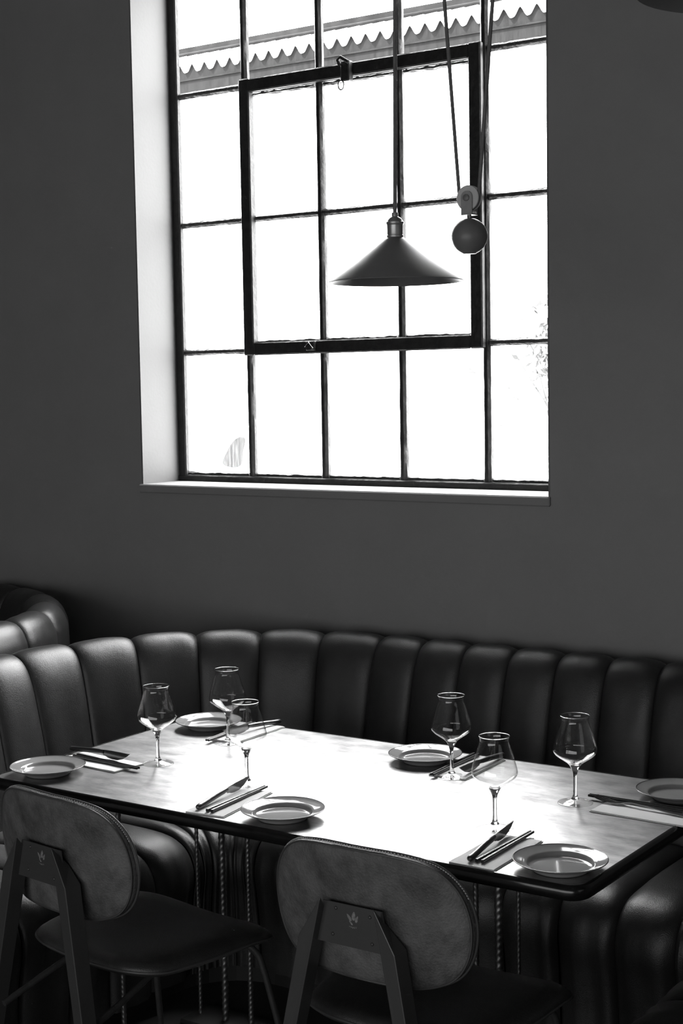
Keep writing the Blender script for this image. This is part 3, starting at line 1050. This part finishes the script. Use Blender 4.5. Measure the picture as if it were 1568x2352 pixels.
# ------------------------------------------------------------------ pendant lamp with counterweight
def make_shade(root, cx, cy, rim_z):
    """cone shade, socket and bulb; rim at rim_z, axis at cx, cy (local to root)"""
    prof = [(.152, 0.0), (.1525, .0012), (.149, .0045), (.100, .0405), (.055, .073), (.028, .0925), (.020, .0985), (.017, .0995), (.0165, .0975), (.026, .0905), (.053, .071), (.098, .0387), (.1475, .0030)]
    MB().lathe(prof+[prof[0]], 64, (cx, cy, rim_z)).build('shade', M['lamp'], root, smooth=35)
    sp = [(0, .154), (.0068, .154), (.0072, .152), (.0072, .1455), (.0085, .1445), (.013, .142), (.0165, .1375), (.0185, .1340), (.0198, .1330), (.0198, .1285), (.0185, .1275), (.0180, .1255), (.0180, .1045), (.0190, .1035), (.0190, .0990), (.012, .0985), (0, .0985)]
    MB().lathe(sp, 32, (cx, cy, rim_z)).build('socket', M['lamp_socket'], root, smooth=40)
    bp = [(0, .030), (.012, .0315), (.022, .038), (.027, .050), (.024, .064), (.016, .078), (.012, .090), (.012, .0983)]
    MB().lathe(bp, 24, (cx, cy, rim_z)).build('bulb', M['bulb'], root, smooth=180)
lamp = empty('pendant_lamp', (-1.83, 2.90, 1.899))
tag(lamp, 'cone-shaped pendant lamp with pulley and ball counterweight before the window', 'lamp')
make_shade(lamp, 0, 0, 0)
cz = CZ-1.899
ZC = cz-0.05
px, pz = 0.190, 0.170            # pulley wheel centre, local
R = 0.0235
# cord: socket up to the ceiling wheel, and the two falls of the counterweight loop
m = MB()
m.tube([(0.0, 0, .152), (0.003, 0, .30), (0.008, 0, .62), (0.012, 0, ZC)], .0046, 8)
m.build('lamp_cord', M['cord'], lamp, smooth=60)
lo = []
xl, xr_ = px-R, px+R
sl_l = (1.700-1.667)/(2.497-2.071)   # lean of the left fall
sl_r = (1.615-1.578)/(2.478-2.081)
lo.append((xl-sl_l*(ZC-pz), 0, ZC))
for t in (0.75, 0.5, 0.25, 0.1): lo.append((xl-sl_l*(ZC-pz)*t, 0, pz+(ZC-pz)*t))
for k in range(0, 13):
    a = PI+PI*k/12
    lo.append((px+R*math.cos(a), 0, pz+R*math.sin(a)))
for t in (0.1, 0.25, 0.5, 0.75, 1.0): lo.append((xr_+sl_r*(ZC-pz)*t, 0, pz+(ZC-pz)*t))
MB().tube(lo, .0042, 8).build('pulley_cord', M['cord'], lamp, smooth=60)
# the lamp's plane faces roughly the camera: wheel axis along y
MB().lathe([(0, -.008), (.0265, -.008), (.0275, -.0065), (.0235, -.002), (.0235, .002), (.0275, .0065), (.0265, .008), (0, .008)], 32, (px, 0, pz), 'y').build('pulley_wheel', M['wheel'], lamp, smooth=40)
m = MB()
for sy in (-1, 1):
    pts = []
    for k in range(13):
        a = PI*k/12
        pts.append((px+.0135*math.cos(a), pz+.0015+.0135*math.sin(a)))
    pts += [(px-.0135, pz-.034), (px+.0135, pz-.034)]
    n = len(pts)
    y0, y1 = sy*.0095, sy*.0125
    v = [(x, y0, z) for x, z in pts]+[(x, y1, z) for x, z in pts]
    m.add(v, [tuple(range(n)), tuple(range(n, 2*n))]+[(i, (i+1) % n, n+(i+1) % n, n+i) for i in range(n)])
m.box(px-.0135, px+.0135, -.0125, .0125, pz-.0365, pz-.0335)
br = m.build('pulley_bracket', M['lamp_socket'], lamp)
MB().lathe([(0, -.0165), (.0055, -.0165), (.0075, -.0150), (.0075, -.0126)], 20, (px, 0, pz), 'y').build('axle_bolt', M['lamp'], br, smooth=40)
MB().lathe([(.0048, pz-.0365), (.0048, pz-.0430)], 14, (px, 0, 0)).build('weight_stud', M['steel'], lamp, smooth=60)
bc, br_ = pz-.0815, .0392
prof = [(0, br_*.985), (.006, br_*.985)]
for k in range(3, 29):
    a = PI*k/32
    prof.append((br_*math.sin(a), br_*math.cos(a)))
prof += [(br_*math.sin(PI*28/32)*.96, br_*math.cos(PI*28/32)-.001), (0, br_*math.cos(PI*28/32)-.0012)]
MB().lathe(prof, 40, (px, 0, bc)).build('counterweight_ball', M['lamp'], lamp, smooth=60)
# ceiling fittings
for (x, nm) in ((0.012, 'ceiling_pulley'), (xl-sl_l*(ZC-pz), 'ceiling_hook'), (xr_+sl_r*(ZC-pz), 'ceiling_hook')):
    MB().lathe([(0, cz), (.022, cz), (.022, cz-.012), (.010, cz-.03), (.006, cz-.056), (0, cz-.056)], 20, (x, 0, 0)).build(nm, M['lamp_socket'], lamp, smooth=40)

lamp2 = empty('pendant_lamp', (-0.703, 2.003, 2.186))
tag(lamp2, 'dark lamp shade whose rim just shows in the top right corner', 'lamp')
make_shade(lamp2, 0, 0, 0)
c2z = CZ-2.186
MB().tube([(0, 0, .152), (0, 0, c2z-.02)], .0046, 8).build('lamp_cord', M['cord'], lamp2, smooth=60)
MB().lathe([(0, c2z), (.045, c2z), (.045, c2z-.02), (.006, c2z-.035), (0, c2z-.035)], 24).build('ceiling_rose', M['lamp_socket'], lamp2, smooth=40)
